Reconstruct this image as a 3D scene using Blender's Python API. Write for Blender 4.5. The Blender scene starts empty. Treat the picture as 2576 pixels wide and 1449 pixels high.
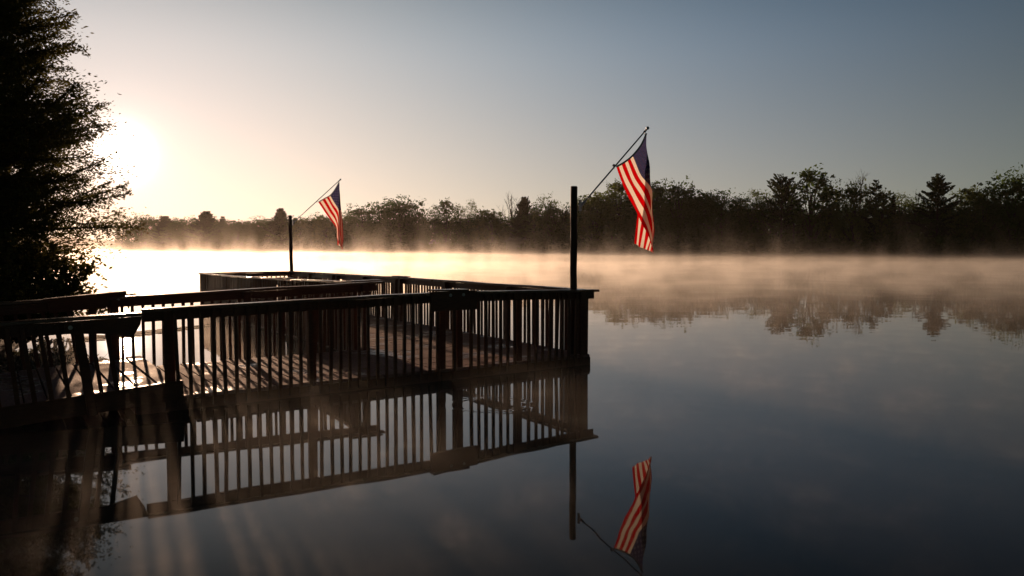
import bpy, math, random
import numpy as np
from mathutils import Vector, Matrix
S = bpy.context.scene
COL = S.collection
R = math.radians
PI = math.pi

# ------------------------------------------------------------------ camera
HC = 1.8                                  # eye height above the water
FPX, PITCH = 1934.0, 0.0537               # focal length in pixels of a 2576 px wide frame
cam_d = bpy.data.cameras.new('camera')
cam = bpy.data.objects.new('camera', cam_d); COL.objects.link(cam)
cam_d.sensor_width = 36; cam_d.lens = FPX / 2576 * 36
cam_d.clip_start = 0.05; cam_d.clip_end = 6000
cam.location = (0, 0, HC); cam.rotation_euler = (PI / 2 - PITCH, 0, 0)
S.camera = cam
YH = 724.5 - FPX * math.tan(PITCH)        # the horizon's row
def pix_dir(px, py):
    a, b = (px - 1288) / FPX, (724.5 - py) / FPX
    c, s = math.cos(PITCH), math.sin(PITCH)
    return Vector((a, c + b * s, -s + b * c))
def at_depth(px, py, Y):
    d = pix_dir(px, py); return Vector((0, 0, HC)) + d * (Y / d.y)
def on_plane(px, py, p0, n):              # where a sight line meets a vertical plane
    d = pix_dir(px, py); o = Vector((0, 0, HC))
    return o + d * ((p0 - o).dot(n) / d.dot(n))

# air (metres of haze and mist are tuned here)
HAZE_D = 0.00006
MN, MM, MF = 0.42, 0.28, 0.050
RATE1, RATE2, RATE3 = 0.12, 0.12, 0.12

# ------------------------------------------------------------------ sky and sun
sun_dir = pix_dir(302, 383).normalized()
SUN_EL = math.asin(sun_dir.z); SUN_AZ = math.atan2(sun_dir.x, sun_dir.y)
W = bpy.data.worlds.new('World'); S.world = W; W.use_nodes = True
nt = W.node_tree; nt.nodes.clear()
def N(nt, t, **k):
    n = nt.nodes.new(t)
    for a, b in k.items():
        if a == 'inp':
            for i, v in b.items():
                n.inputs[i].default_value = v
        else: setattr(n, a, b)
    return n
def M(nt, op, a, b=None, c=None, clamp=False):
    n = nt.nodes.new('ShaderNodeMath'); n.operation = op; n.use_clamp = clamp
    for i, v in enumerate((a, b, c)):
        if v is None: continue
        if isinstance(v, (int, float)): n.inputs[i].default_value = v
        else: nt.links.new(v, n.inputs[i])
    return n.outputs[0]
L = nt.links.new
sky = N(nt, 'ShaderNodeTexSky', sky_type='NISHITA', sun_disc=False, sun_elevation=SUN_EL, sun_rotation=SUN_AZ,
        altitude=100, air_density=1.0, dust_density=1.6, ozone_density=1.0)
bg = N(nt, 'ShaderNodeBackground'); bg.inputs[1].default_value = 0.10
geo = N(nt, 'ShaderNodeTexCoord')
dotn = N(nt, 'ShaderNodeVectorMath', operation='DOT_PRODUCT'); dotn.inputs[1].default_value = sun_dir
L(geo.outputs['Generated'], dotn.inputs[0])
dp = M(nt, 'MAXIMUM', dotn.outputs['Value'], 0.0)
def vadd(a, b):
    n = N(nt, 'ShaderNodeVectorMath', operation='ADD'); L(a, n.inputs[0]); L(b, n.inputs[1]); return n.outputs[0]
# the broad glow of moist air round the low sun, stronger near the horizon
sepd = N(nt, 'ShaderNodeSeparateXYZ'); L(geo.outputs['Generated'], sepd.inputs[0])
hz = M(nt, 'POWER', M(nt, 'SUBTRACT', 1.0, M(nt, 'ABSOLUTE', sepd.outputs[2]), clamp=True), 5.0)
def term(v, col):
    m = N(nt, 'ShaderNodeVectorMath', operation='SCALE'); m.inputs[0].default_value = [c * 10 for c in col]
    L(v, m.inputs['Scale']); return m.outputs[0]
P_ = lambda p: M(nt, 'POWER', dp, float(p))
tint = N(nt, 'ShaderNodeVectorMath', operation='MULTIPLY'); L(sky.outputs[0], tint.inputs[0]); tint.inputs[1].default_value = (0.05, 0.05, 0.12)
acc = tint.outputs[0]
for v, c in ((P_(2), (.075, .235, .40)), (P_(8), (.30, .22, .07)), (M(nt, 'MULTIPLY', hz, P_(2)), (.58, .26, 0)), (hz, (.078, .123, .082)),
             (M(nt, 'MULTIPLY', hz, P_(14)), (.26, .15, .15)), (P_(60), (.04, .02, .02)), (P_(500), (.16, .14, .12)), (P_(3200), (2.4, 2.0, 1.7)), (P_(20000), (30, 24, 16))):
    acc = vadd(acc, term(v, c))
# the sky deepens above the frame, away from the bright band
up_ = N(nt, 'ShaderNodeMapRange', interpolation_type='SMOOTHSTEP', inp={'From Min': .22, 'From Max': .46, 'To Min': 0.0, 'To Max': 1.0}); L(sepd.outputs[2], up_.inputs[0])
upc = N(nt, 'ShaderNodeMix', data_type='RGBA'); upc.inputs['A'].default_value = (1, 1, 1, 1); upc.inputs['B'].default_value = (.34, .30, .26, 1); L(up_.outputs[0], upc.inputs['Factor'])
fin = N(nt, 'ShaderNodeVectorMath', operation='MULTIPLY'); L(acc, fin.inputs[0]); L(upc.outputs['Result'], fin.inputs[1]); L(fin.outputs[0], bg.inputs[0])
out = N(nt, 'ShaderNodeOutputWorld'); L(bg.outputs[0], out.inputs[0])
sd = bpy.data.lights.new('sun', 'SUN'); so = bpy.data.objects.new('sun', sd); COL.objects.link(so)
sd.energy = 5.0; sd.angle = R(0.53); sd.color = (1.0, 0.62, 0.39)
so.rotation_euler = sun_dir.to_track_quat('Z', 'Y').to_euler(); so.location = (-20, 40, 30)
S.view_settings.view_transform = 'Standard'; S.view_settings.look = 'None'
S.view_settings.exposure = 0.0; S.view_settings.gamma = 1.0
S.render.engine = 'CYCLES'
cy = S.cycles
cy.use_denoising = True; cy.max_bounces = 8; cy.diffuse_bounces = 3; cy.glossy_bounces = 3
cy.transmission_bounces = 4; cy.transparent_max_bounces = 8; cy.volume_bounces = 1
cy.volume_max_steps = 256; cy.sample_clamp_indirect = 6; cy.caustics_reflective = False

# ------------------------------------------------------------------ helpers
rnd = random.Random(7)
def tag(o, label=None, cat=None, group=None, kind=None):
    if label: o['label'] = label
    if cat: o['category'] = cat
    if group: o['group'] = group
    if kind: o['kind'] = kind
    return o
def empty(name, loc=(0, 0, 0), rz=0.0):
    o = bpy.data.objects.new(name, None); COL.objects.link(o); o.location = loc; o.rotation_euler.z = rz
    o.empty_display_size = 0.3; return o
def link(name, me, mat, parent=None, smooth=False):
    o = bpy.data.objects.new(name, me); COL.objects.link(o)
    if mat and not me.materials: me.materials.append(mat)
    if parent: o.parent = parent
    if smooth: me.polygons.foreach_set('use_smooth', [True] * len(me.polygons))
    return o
def mesh_np(name, V, F):                      # all faces with the same number of corners
    V = np.asarray(V, dtype=np.float32).reshape(-1, 3); F = np.asarray(F, dtype=np.int32)
    me = bpy.data.meshes.new(name); k = F.shape[1]
    me.vertices.add(len(V)); me.vertices.foreach_set('co', V.ravel())
    me.loops.add(F.size); me.loops.foreach_set('vertex_index', F.ravel())
    me.polygons.add(len(F)); me.polygons.foreach_set('loop_start', np.arange(len(F), dtype=np.int32) * k)
    me.polygons.foreach_set('loop_total', np.full(len(F), k, dtype=np.int32))
    me.update(calc_edges=True); me.validate(); return me
class MB:
    def __init__(s): s.V = []; s.F = []
    def add(s, vs, fs):
        b = len(s.V); s.V += [tuple(v) for v in vs]; s.F += [tuple(i + b for i in f) for f in fs]
    def beam(s, p0, p1, w, h, up=(0, 0, 1), off=(0, 0), cham=0.0):
        # bar from p0 to p1, width w sideways, height h along up; p0, p1 on its axis
        p0, p1 = Vector(p0), Vector(p1); d = (p1 - p0).normalized(); up = Vector(up)
        sd_ = d.cross(up).normalized(); u2 = sd_.cross(d).normalized()
        o = sd_ * off[0] + u2 * off[1]; c = cham
        if c <= 0: ring = [(-w/2, -h/2), (w/2, -h/2), (w/2, h/2), (-w/2, h/2)]
        else: ring = [(-w/2+c, -h/2), (w/2-c, -h/2), (w/2, -h/2+c), (w/2, h/2-c), (w/2-c, h/2), (-w/2+c, h/2), (-w/2, h/2-c), (-w/2, -h/2+c)]
        n = len(ring)
        vs = [p + o + sd_ * a + u2 * b for p in (p0, p1) for a, b in ring]
        fs = [(i, (i + 1) % n, n + (i + 1) % n, n + i) for i in range(n)] + [tuple(range(n))[::-1], tuple(range(n, 2 * n))]
        s.add(vs, fs); return s
    def box(s, c, d, cham=0.0):
        return s.beam((c[0], c[1] - d[1] / 2, c[2]), (c[0], c[1] + d[1] / 2, c[2]), d[0], d[2], cham=cham)
    def tube(s, pts, rad, n=10, caps=True):
        pts = [Vector(p) for p in pts]; b = len(s.V); m = len(pts)
        for i, p in enumerate(pts):
            d = (pts[min(i + 1, m - 1)] - pts[max(i - 1, 0)]).normalized()
            a = d.cross(Vector((0, 0, 1)) if abs(d.z) < .95 else Vector((1, 0, 0))).normalized(); c = d.cross(a)
            r = rad[i] if hasattr(rad, '__len__') else rad
            for k in range(n):
                t = 2 * PI * k / n; s.V.append(tuple(p + (a * math.cos(t) + c * math.sin(t)) * r))
        for i in range(m - 1):
            for k in range(n):
                s.F.append((b + i * n + k, b + i * n + (k + 1) % n, b + (i + 1) * n + (k + 1) % n, b + (i + 1) * n + k))
        if caps: s.F.append(tuple(b + k for k in range(n))[::-1]); s.F.append(tuple(b + (m - 1) * n + k for k in range(n)))
        return s
    def ball(s, c, r, n=12, m=8, sc=(1, 1, 1)):
        vs = [(c[0], c[1], c[2] + r * sc[2])]
        for i in range(1, m):
            t = PI * i / m
            for k in range(n):
                p = 2 * PI * k / n
                vs.append((c[0] + r * sc[0] * math.sin(t) * math.cos(p), c[1] + r * sc[1] * math.sin(t) * math.sin(p), c[2] + r * sc[2] * math.cos(t)))
        vs.append((c[0], c[1], c[2] - r * sc[2])); e = len(vs) - 1
        fs = [(0, 1 + k, 1 + (k + 1) % n) for k in range(n)] + [(e, 1 + (m - 2) * n + (k + 1) % n, 1 + (m - 2) * n + k) for k in range(n)]
        for i in range(m - 2):
            for k in range(n): fs.append((1 + i * n + k, 1 + (i + 1) * n + k, 1 + (i + 1) * n + (k + 1) % n, 1 + i * n + (k + 1) % n))
        s.add(vs, fs); return s
    def mesh(s, name):
        me = bpy.data.meshes.new(name); me.from_pydata(s.V, [], s.F); me.update(); return me
    def build(s, name, mat, parent=None, smooth=False): return link(name, s.mesh(name), mat, parent, smooth)

# ------------------------------------------------------------------ materials
def mat(name):
    m = bpy.data.materials.new(name); m.use_nodes = True; t = m.node_tree; t.nodes.clear()
    o = t.nodes.new('ShaderNodeOutputMaterial'); return m, t, o
def wood(name, c1, c2, rough=0.7, scale=(3, 3, 3), bump=0.4, spec=0.35, wet=0.0, puddle=False):
    m, t, o = mat(name); l = t.links.new
    tc = N(t, 'ShaderNodeTexCoord'); mp = N(t, 'ShaderNodeMapping'); mp.inputs['Scale'].default_value = scale
    l(tc.outputs['Object'], mp.inputs[0])
    n1 = N(t, 'ShaderNodeTexNoise', inp={'Scale': 4.0, 'Detail': 8.0, 'Roughness': 0.65}); l(mp.outputs[0], n1.inputs['Vector'])
    n2 = N(t, 'ShaderNodeTexNoise', inp={'Scale': 1.3, 'Detail': 3.0}); l(tc.outputs['Object'], n2.inputs['Vector'])
    cr = N(t, 'ShaderNodeValToRGB'); cr.color_ramp.elements[0].position = 0.3; cr.color_ramp.elements[1].position = 0.72
    cr.color_ramp.elements[0].color = (*c1, 1); cr.color_ramp.elements[1].color = (*c2, 1)
    l(M(t, 'ADD', M(t, 'MULTIPLY', n1.outputs[0], 0.65), M(t, 'MULTIPLY', n2.outputs[0], 0.35)), cr.inputs[0])
    b = N(t, 'ShaderNodeBsdfPrincipled'); l(cr.outputs[0], b.inputs['Base Color'])
    b.inputs['Specular IOR Level'].default_value = spec
    rr = N(t, 'ShaderNodeMapRange', inp={'From Min': 0.35, 'From Max': 0.65, 'To Min': max(0.12, rough - 0.25 - wet), 'To Max': rough})
    l(n2.outputs[0], rr.inputs[0]); l(rr.outputs[0], b.inputs['Roughness'])
    if puddle:                                  # damp spots on the boards: smoother and more reflective
        n4 = N(t, 'ShaderNodeTexNoise', inp={'Scale': 1.7, 'Detail': 5.0}); l(tc.outputs['Object'], n4.inputs['Vector'])
        pw = N(t, 'ShaderNodeMapRange', inp={'From Min': .56, 'From Max': .62, 'To Min': 0.0, 'To Max': 1.0}); l(n4.outputs[0], pw.inputs[0])
        l(M(t, 'SUBTRACT', rr.outputs[0], M(t, 'MULTIPLY', pw.outputs[0], .5)), b.inputs['Roughness'])
        l(M(t, 'ADD', M(t, 'MULTIPLY', pw.outputs[0], .35), spec), b.inputs['Specular IOR Level'])
    bp = N(t, 'ShaderNodeBump', inp={'Strength': bump, 'Distance': 0.01}); l(n1.outputs[0], bp.inputs['Height']); l(bp.outputs[0], b.inputs['Normal'])
    l(b.outputs[0], o.inputs[0]); return m
m_rail = wood('stained_wood', (0.06, 0.020, 0.009), (0.16, 0.06, 0.03), 0.66, (2.5, 2.5, 14), 0.5)
m_cap = wood('cap_wood', (0.07, 0.030, 0.018), (0.17, 0.085, 0.058), 0.5, (2, 14, 8), 0.5, 0.4, 0.1)
m_deck = wood('deck_wood', (0.14, 0.078, 0.068), (0.28, 0.175, 0.16), 0.92, (12, 1.6, 6), 0.7, 0.05, 0.0, True)
m_post = wood('post_wood', (0.018, 0.010, 0.007), (0.05, 0.026, 0.018), 0.75, (12, 12, 1.5), 0.6)
m_bark = wood('bark', (0.03, 0.022, 0.016), (0.09, 0.07, 0.05), 0.9, (6, 6, 2), 0.8, 0.1)
def metal(name, c, rough, met=0.9):
    m, t, o = mat(name); b = N(t, 'ShaderNodeBsdfPrincipled'); b.inputs['Metallic'].default_value = met
    n = N(t, 'ShaderNodeTexNoise', inp={'Scale': 30.0, 'Detail': 4.0})
    mx = N(t, 'ShaderNodeMix', data_type='RGBA'); mx.inputs['A'].default_value = (*[x * .7 for x in c], 1); mx.inputs['B'].default_value = (*c, 1)
    t.links.new(n.outputs[0], mx.inputs['Factor']); t.links.new(mx.outputs['Result'], b.inputs['Base Color'])
    b.inputs['Roughness'].default_value = rough; t.links.new(b.outputs[0], o.inputs[0]); return m
m_alu = metal('brushed_aluminium', (0.42, 0.44, 0.48), 0.35); m_bolt = metal('galvanised_bolt', (0.45, 0.43, 0.42), 0.45)
m_float = metal('float_plastic', (0.02, 0.018, 0.016), 0.6, 0.0)
def leafmat(name, c1, c2, trans=0.35):
    m, t, o = mat(name); l = t.links.new
    tc = N(t, 'ShaderNodeTexCoord'); n = N(t, 'ShaderNodeTexNoise', inp={'Scale': 0.8, 'Detail': 5.0, 'Roughness': 0.7}); l(tc.outputs['Object'], n.inputs['Vector'])
    oi = N(t, 'ShaderNodeObjectInfo')
    f = M(t, 'ADD', M(t, 'MULTIPLY', n.outputs[0], 0.9), M(t, 'MULTIPLY', oi.outputs['Random'], 0.35))
    f = M(t, 'SUBTRACT', f, 0.2, clamp=True)
    mx = N(t, 'ShaderNodeMix', data_type='RGBA'); mx.inputs['A'].default_value = (*c1, 1); mx.inputs['B'].default_value = (*c2, 1); l(f, mx.inputs['Factor'])
    d = N(t, 'ShaderNodeBsdfDiffuse'); tr = N(t, 'ShaderNodeBsdfTranslucent'); l(mx.outputs['Result'], d.inputs[0]); l(mx.outputs['Result'], tr.inputs[0])
    ms = N(t, 'ShaderNodeMixShader', inp={0: trans}); l(d.outputs[0], ms.inputs[1]); l(tr.outputs[0], ms.inputs[2]); l(ms.outputs[0], o.inputs[0]); return m
m_leaf = leafmat('broad_leaves', (0.045, 0.085, 0.016), (0.10, 0.155, 0.028), .5)
m_leaf2 = leafmat('spring_leaves', (0.085, 0.12, 0.022), (0.17, 0.21, 0.04), 0.5)
m_needle = leafmat('needles', (0.03, 0.045, 0.016), (0.06, 0.08, 0.025), 0.3)
m_near = leafmat('near_needles', (0.045, 0.048, 0.013), (0.12, 0.105, 0.025), 0.5)

# ------------------------------------------------------------------ ground, lake, hills
def soil(name, c1, c2):
    m, t, o = mat(name); l = t.links.new
    tc = N(t, 'ShaderNodeTexCoord'); n = N(t, 'ShaderNodeTexNoise', inp={'Scale': 0.9, 'Detail': 8.0}); l(tc.outputs['Object'], n.inputs['Vector'])
    mx = N(t, 'ShaderNodeMix', data_type='RGBA'); mx.inputs['A'].default_value = (*c1, 1); mx.inputs['B'].default_value = (*c2, 1); l(n.outputs[0], mx.inputs['Factor'])
    b = N(t, 'ShaderNodeBsdfPrincipled', inp={'Roughness': 0.95}); l(mx.outputs['Result'], b.inputs['Base Color'])
    bp = N(t, 'ShaderNodeBump', inp={'Strength': 0.6, 'Distance': 0.1}); l(n.outputs[0], bp.inputs['Height']); l(bp.outputs[0], b.inputs['Normal'])
    l(b.outputs[0], o.inputs[0]); return m
m_soil = soil('bank_soil', (0.03, 0.026, 0.016), (0.05, 0.05, 0.022)); m_wood = soil('wooded_hill', (0.02, 0.028, 0.012), (0.04, 0.05, 0.02))
m_water, t, o = mat('lake_water'); l = t.links.new
tc = N(t, 'ShaderNodeTexCoord')
mp = N(t, 'ShaderNodeMapping'); mp.inputs['Scale'].default_value = (0.55, 1.0, 1); l(tc.outputs['Object'], mp.inputs[0])
n1 = N(t, 'ShaderNodeTexNoise', inp={'Scale': 1.3, 'Detail': 2.0, 'Roughness': 0.45}); l(mp.outputs[0], n1.inputs['Vector'])
n2 = N(t, 'ShaderNodeTexNoise', inp={'Scale': 0.22, 'Detail': 2.0}); l(mp.outputs[0], n2.inputs['Vector'])
patch = N(t, 'ShaderNodeMapRange', inp={'From Min': 0.42, 'From Max': 0.62, 'To Min': 0.25, 'To Max': 1.0}); n3 = N(t, 'ShaderNodeTexNoise', inp={'Scale': 0.035, 'Detail': 3.0})
l(tc.outputs['Object'], n3.inputs['Vector']); l(n3.outputs[0], patch.inputs[0])
hgt = M(t, 'ADD', M(t, 'MULTIPLY', M(t, 'MULTIPLY', n1.outputs[0], patch.outputs[0]), 0.0045), M(t, 'MULTIPLY', n2.outputs[0], 0.004))
def ring_wave(cx, cy_, R0, amp):
    sp0 = N(t, 'ShaderNodeSeparateXYZ'); l(tc.outputs['Object'], sp0.inputs[0])
    dx, dy = M(t, 'SUBTRACT', sp0.outputs[0], cx), M(t, 'SUBTRACT', sp0.outputs[1], cy_)
    r0 = M(t, 'SQRT', M(t, 'ADD', M(t, 'MULTIPLY', dx, dx), M(t, 'MULTIPLY', dy, dy)))
    env = M(t, 'POWER', 2.718, M(t, 'MULTIPLY', M(t, 'POWER', M(t, 'DIVIDE', M(t, 'SUBTRACT', r0, R0), R0 * .22), 2.0), -1.0))
    return M(t, 'MULTIPLY', M(t, 'MULTIPLY', M(t, 'SINE', M(t, 'MULTIPLY', r0, 60.0)), env), amp)
for cx_, cy2, R0, am in ((-.25, 8.7, .42, .0004), (2.6, 6.9, .03, .0004)):
    hgt = M(t, 'ADD', hgt, ring_wave(cx_, cy2, R0, am))
bp = N(t, 'ShaderNodeBump', inp={'Strength': 1.0, 'Distance': 1.0}); l(hgt, bp.inputs['Height'])
b = N(t, 'ShaderNodeBsdfPrincipled', inp={'Base Color': (0.006, 0.006, 0.005, 1), 'Roughness': 0.02, 'IOR': 1.333})
l(bp.outputs[0], b.inputs['Normal']); l(b.outputs[0], o.inputs[0])
lake = link('water', mesh_np('water', [(-1500, -60, 0), (1500, -60, 0), (1500, 1400, 0), (-1500, 1400, 0)], [(0, 1, 2, 3)]), m_water)
tag(lake, 'still dark lake water mirroring the sky under drifting mist', None, None, 'structure')
ground = link('ground', mesh_np('ground', [(-1550, -80, -1.4), (1550, -80, -1.4), (1550, 1450, -1.4), (-1550, 1450, -1.4)], [(0, 1, 2, 3)]), m_soil)
tag(ground, 'muddy lake bed reaching out under the water', None, None, 'structure')

SHORE = [(-900, 560), (-500, 520), (-310, 500), (-212, 414), (-72, 320), (0, 250), (37.5, 195), (67, 160), (91, 137), (125, 124), (190, 112), (420, 90)]
# shoreline given as (x, depth); SHP holds the matching column in the picture, for placing trees
def shore_depth(px):
    k = (px - 1288) / FPX                # find the depth where x = k*y meets the shoreline
    for (x0, y0), (x1, y1) in zip(SHORE, SHORE[1:]):
        a, b2 = x0 - k * y0, x1 - k * y1
        if a <= 0 <= b2: t_ = -a / (b2 - a); return y0 + (y1 - y0) * t_
    return 130
def strip(name, pts, prof, m, label):
    # a bank: every profile point is (metres inland, height)
    V = []; F = []; k = len(prof)
    P = [Vector((x, y, 0)) for x, y in pts]
    for i, p in enumerate(P):
        d = (P[min(i + 1, len(P) - 1)] - P[max(i - 1, 0)]).normalized(); n = Vector((-d.y, d.x, 0))
        for j, (w_, h_) in enumerate(prof):
            q = p + n * w_; V.append((q.x, q.y, h_ + (rnd.uniform(-.15, .15) * min(1, w_ / 6) if 0 < j else 0)))
    for i in range(len(P) - 1):
        for j in range(k - 1): F.append((i * k + j, (i + 1) * k + j, (i + 1) * k + j + 1, i * k + j + 1))
    return tag(link(name, mesh_np(name, V, F), m), label, None, None, 'structure')
fine = []
for (x0, y0), (x1, y1) in zip(SHORE, SHORE[1:]):
    n_ = max(2, int(abs(x1 - x0) / 9))
    for i in range(n_): fine.append((x0 + (x1 - x0) * i / n_, y0 + (y1 - y0) * i / n_ + rnd.uniform(-1, 1)))
fine.append(SHORE[-1])
strip('far_shore', fine, [(-2, -.5), (0, .05), (1.5, .35), (8, .8), (25, 2.0), (60, 3.5), (160, 5)], m_soil, 'low wooded far bank of the lake')
hv = []; hf = []; nx, ny = 60, 6
for i in range(nx + 1):
    x = -1400 + 2800 * i / nx
    for j in range(ny + 1):
        y = 640 + 90 * j - x * 0.28; u_ = math.sin(PI * j / ny / 1.15 + .05)
        hv.append((x, y, -2 + (13 + 4 * math.sin(x / 170) + 3 * math.sin(x / 61 + 1)) * max(0, u_)))
for i in range(nx):
    for j in range(ny): a = i * (ny + 1) + j; hf.append((a, a + ny + 1, a + ny + 2, a + 1))
tag(link('hills', mesh_np('hills', hv, hf), m_wood, None, True), 'low distant hills behind the far shore', None, None, 'structure')
nb = [(-5.9, -6), (-6.5, 4), (-7.3, 9), (-8.6, 13), (-10.4, 17.5), (-14.0, 21), (-24, 27), (-50, 38), (-140, 60)]
strip('near_bank', nb, [(-.8, -.5), (0, .03), (.5, .16), (2.0, .42), (6, .8), (40, 2.2)], m_soil, 'dark near bank where the gangway comes ashore')

# a ragged mat of water weed behind the walkway
m_weed = soil('water_weed', (0.02, 0.025, 0.012), (0.05, 0.055, 0.025)); V = []; F = []; nn = 90
pa, pb = at_depth(180, 860, 14.6), at_depth(545, 819, 17.6); nrm_ = Vector((-(pb - pa).y, (pb - pa).x, 0)).normalized()
for i in range(nn + 1):
    f = i / nn; c = pa.lerp(pb, f); w0 = .42 * math.sin(PI * min(1, f + .12)) ** .5 * (1 - .35 * f)
    for sg in (-1, 1):
        q = c + nrm_ * sg * (w0 + rnd.uniform(-.09, .09) + .07 * math.sin(i * .9 + sg)); V.append((q.x, q.y, .008 + rnd.uniform(0, .006)))
    q = c + nrm_ * rnd.uniform(-.1, .1); V.append((q.x, q.y, .03 + rnd.uniform(-.01, .015)))
    if i: a = i * 3; F += [(a - 3, a, a + 2, a - 1), (a - 1, a + 2, a + 1, a - 2)]
tag(link('pond_weed', mesh_np('pond_weed', V, F), m_weed), 'ragged dark mat of weed floating behind the walkway', None, None, 'stuff')

# ------------------------------------------------------------------ floating dock
TH = 0.5963; AX, AY = 1.187, 11.696
RX = Matrix.Rotation(TH, 3, 'Z')
def W2(x, y, z=0.0): return Vector((AX, AY, 0)) + RX @ Vector((x, y, z))
def section(name, label, cat='dock'):
    return tag(empty(name, (AX, AY, 0), TH), label, cat)
def deckboards(x0, x1, y0, y1, z, along='y', w=0.14, gap=0.012, th=0.035, zf=None):
    mb = MB(); a, b_ = (x0, x1) if along == 'y' else (y0, y1); p = a + 0.004
    while p < b_ - 0.03:
        q = min(p + w, b_ - 0.002); c = (p + q) / 2; dz = rnd.uniform(-.003, .003)
        f = (lambda x: z + dz) if zf is None else (lambda x: zf(x) + dz)
        e0, e1 = rnd.uniform(-.006, .006), rnd.uniform(-.006, .006)
        if along == 'y': mb.beam((c, y0 + e0, f(c) - th / 2), (c, y1 + e1, f(c) - th / 2), q - p, th, cham=.004)
        else: mb.beam((x0 + e0, c, f(x0) - th / 2), (x1 + e1, c, f(x1) - th / 2), q - p, th, cham=.004)
        p = q + gap
    return mb
def baluster(par, x, y, z0, z1, lean=0.0, axis=0, w=0.038):
    j = rnd.uniform(-.010, .010); j2 = rnd.uniform(-.006, .006); dz = rnd.uniform(-.02, .015)
    if rnd.random() < .08: j += rnd.choice((-.03, .03))
    mb = MB(); L_ = z1 - z0; k = 4; ww = w * rnd.uniform(.9, 1.12)
    dx = (lean * L_ + j, j2) if axis == 0 else (j2, lean * L_ + j)
    mb.beam((x + dx[0] * 0, y, z0 + dz), (x + dx[0], y + dx[1], z1), ww, ww, up=(0, 1, 0), cham=.003)
    return mb.build('baluster', m_rail, par)
def post(par, x, y, z0, z1, w=0.09, lean=0.0):
    mb = MB().beam((x, y, z0), (x + lean * (z1 - z0), y, z1), w, w, up=(0, 1, 0), cham=.006); return mb.build('post', m_rail, par)
def wavy(mb, p0, p1, w, h, n=8, amp=.006, off=(0, 0), cham=.004):
    # a weathered board: a bar in short pieces that share their ends
    p0, p1 = Vector(p0), Vector(p1); ps = []
    for i in range(n + 1):
        q = p0.lerp(p1, i / n)
        if 0 < i < n: q = q + Vector((0, 0, rnd.uniform(-amp, amp)))
        ps.append(q)
    d = (p1 - p0).normalized(); sdv = d.cross(Vector((0, 0, 1))).normalized(); c = cham
    ring = [(-w/2+c, -h/2), (w/2-c, -h/2), (w/2, -h/2+c), (w/2, h/2-c), (w/2-c, h/2), (-w/2+c, h/2), (-w/2, h/2-c), (-w/2, -h/2+c)]
    m_ = len(ring); V = []; F = []
    for q in ps:
        for a, b_ in ring: V.append(q + sdv * (a + off[0]) + Vector((0, 0, b_ + off[1])))
    for i in range(n):
        for k in range(m_): F.append((i * m_ + k, i * m_ + (k + 1) % m_, (i + 1) * m_ + (k + 1) % m_, (i + 1) * m_ + k))
    F += [tuple(range(m_))[::-1], tuple(range(n * m_, n * m_ + m_))]
    mb.add(V, F)
def railing(sec, p0, p1, h0, h1, zd, outward, posts=(), skip=(), bal_from=0.0, pitch=0.127, board=0.105, over0=0.0, over1=0.0, zb=0.03, lean=0.0, label=None, phase=.5, bal_to=99):
    """straight run of railing from p0 to p1 (local x, y), cap at h0..h1, balusters nailed to the outward face"""
    a, b_ = Vector((*p0, 0)), Vector((*p1, 0)); d = (b_ - a); ln = d.length; d.normalize(); o_ = Vector((*outward, 0))
    A0, B0 = a - d * over0, b_ + d * over1
    hh = lambda s: h0 + (h1 - h0) * s / ln
    mb = MB(); wavy(mb, A0 + Vector((0, 0, hh(-over0) - .018)), B0 + Vector((0, 0, hh(ln + over1) - .018)), .135, .036, n=max(4, int(ln * 2)))
    r = mb.build('cap_rail', m_cap, sec)
    if label: r['label'] = label
    mb = MB(); wavy(mb, A0 + d * over0 * .4 + o_ * -.01 + Vector((0, 0, hh(0) - .038 - board / 2)), b_ + o_ * -.01 + Vector((0, 0, hh(ln) - .038 - board / 2)), .036, board, n=max(4, int(ln * 2)), amp=.004)
    mb.build('rail_board', m_rail, sec)
    ax = 0 if abs(d.x) > .5 else 1
    s = pitch * phase
    while s < min(ln - .03, bal_to):
        if not any(abs(s - q) < .02 for q in posts):
            p = a + d * s + o_ * .028
            z1 = hh(s) - .042
            baluster(sec, p.x, p.y, zb(p.x) if callable(zb) else zb, z1, lean, ax)
        s += pitch
    for q in posts:
        p = a + d * q + o_ * -.045 * 0
        post(sec, p.x - o_.x * .075, p.y - o_.y * .075, -.05 if not callable(zb) else zb(p.x) - .05, hh(q) - .04, .09, lean)
def bolt(par, p, n, r=.022):
    p, n = Vector(p), Vector(n).normalized()
    MB().tube([p, p + n * .006], r, 12).tube([p + n * .006, p + n * .02], r * .5, 6).build('bolt', m_bolt, par)
def hull(sec, x0, x1, y0, y1, z):
    mb = MB(); t_ = .04
    mb.beam((x0, y0 - .0, z - .085), (x1, y0, z - .085), .038, .17, cham=.004); mb.beam((x0, y1, z - .085), (x1, y1, z - .085), .038, .17, cham=.004)
    mb.beam((x0 + .01, y0 + .02, z - .086), (x0 + .01, y1 - .02, z - .086), .038, .168, cham=.004); mb.beam((x1 - .01, y0 + .02, z - .086), (x1 - .01, y1 - .02, z - .086), .038, .168, cham=.004)
    mb.build('rim_joist', m_rail, sec)
    f = MB(); n_ = max(1, int((y1 - y0) / 2)); 
    for i in range(n_):
        a = y0 + (y1 - y0) * i / n_ + .12; b_ = y0 + (y1 - y0) * (i + 1) / n_ - .1
        f.beam(((x0 + x1) / 2, a, -.14), ((x0 + x1) / 2, b_, -.14), x1 - x0 - .25, .26, cham=.05)
    f.build('float', m_float, sec)
WA, WL = 2.58, 14.09; WK = 2.47; ZD = 0.155
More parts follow.
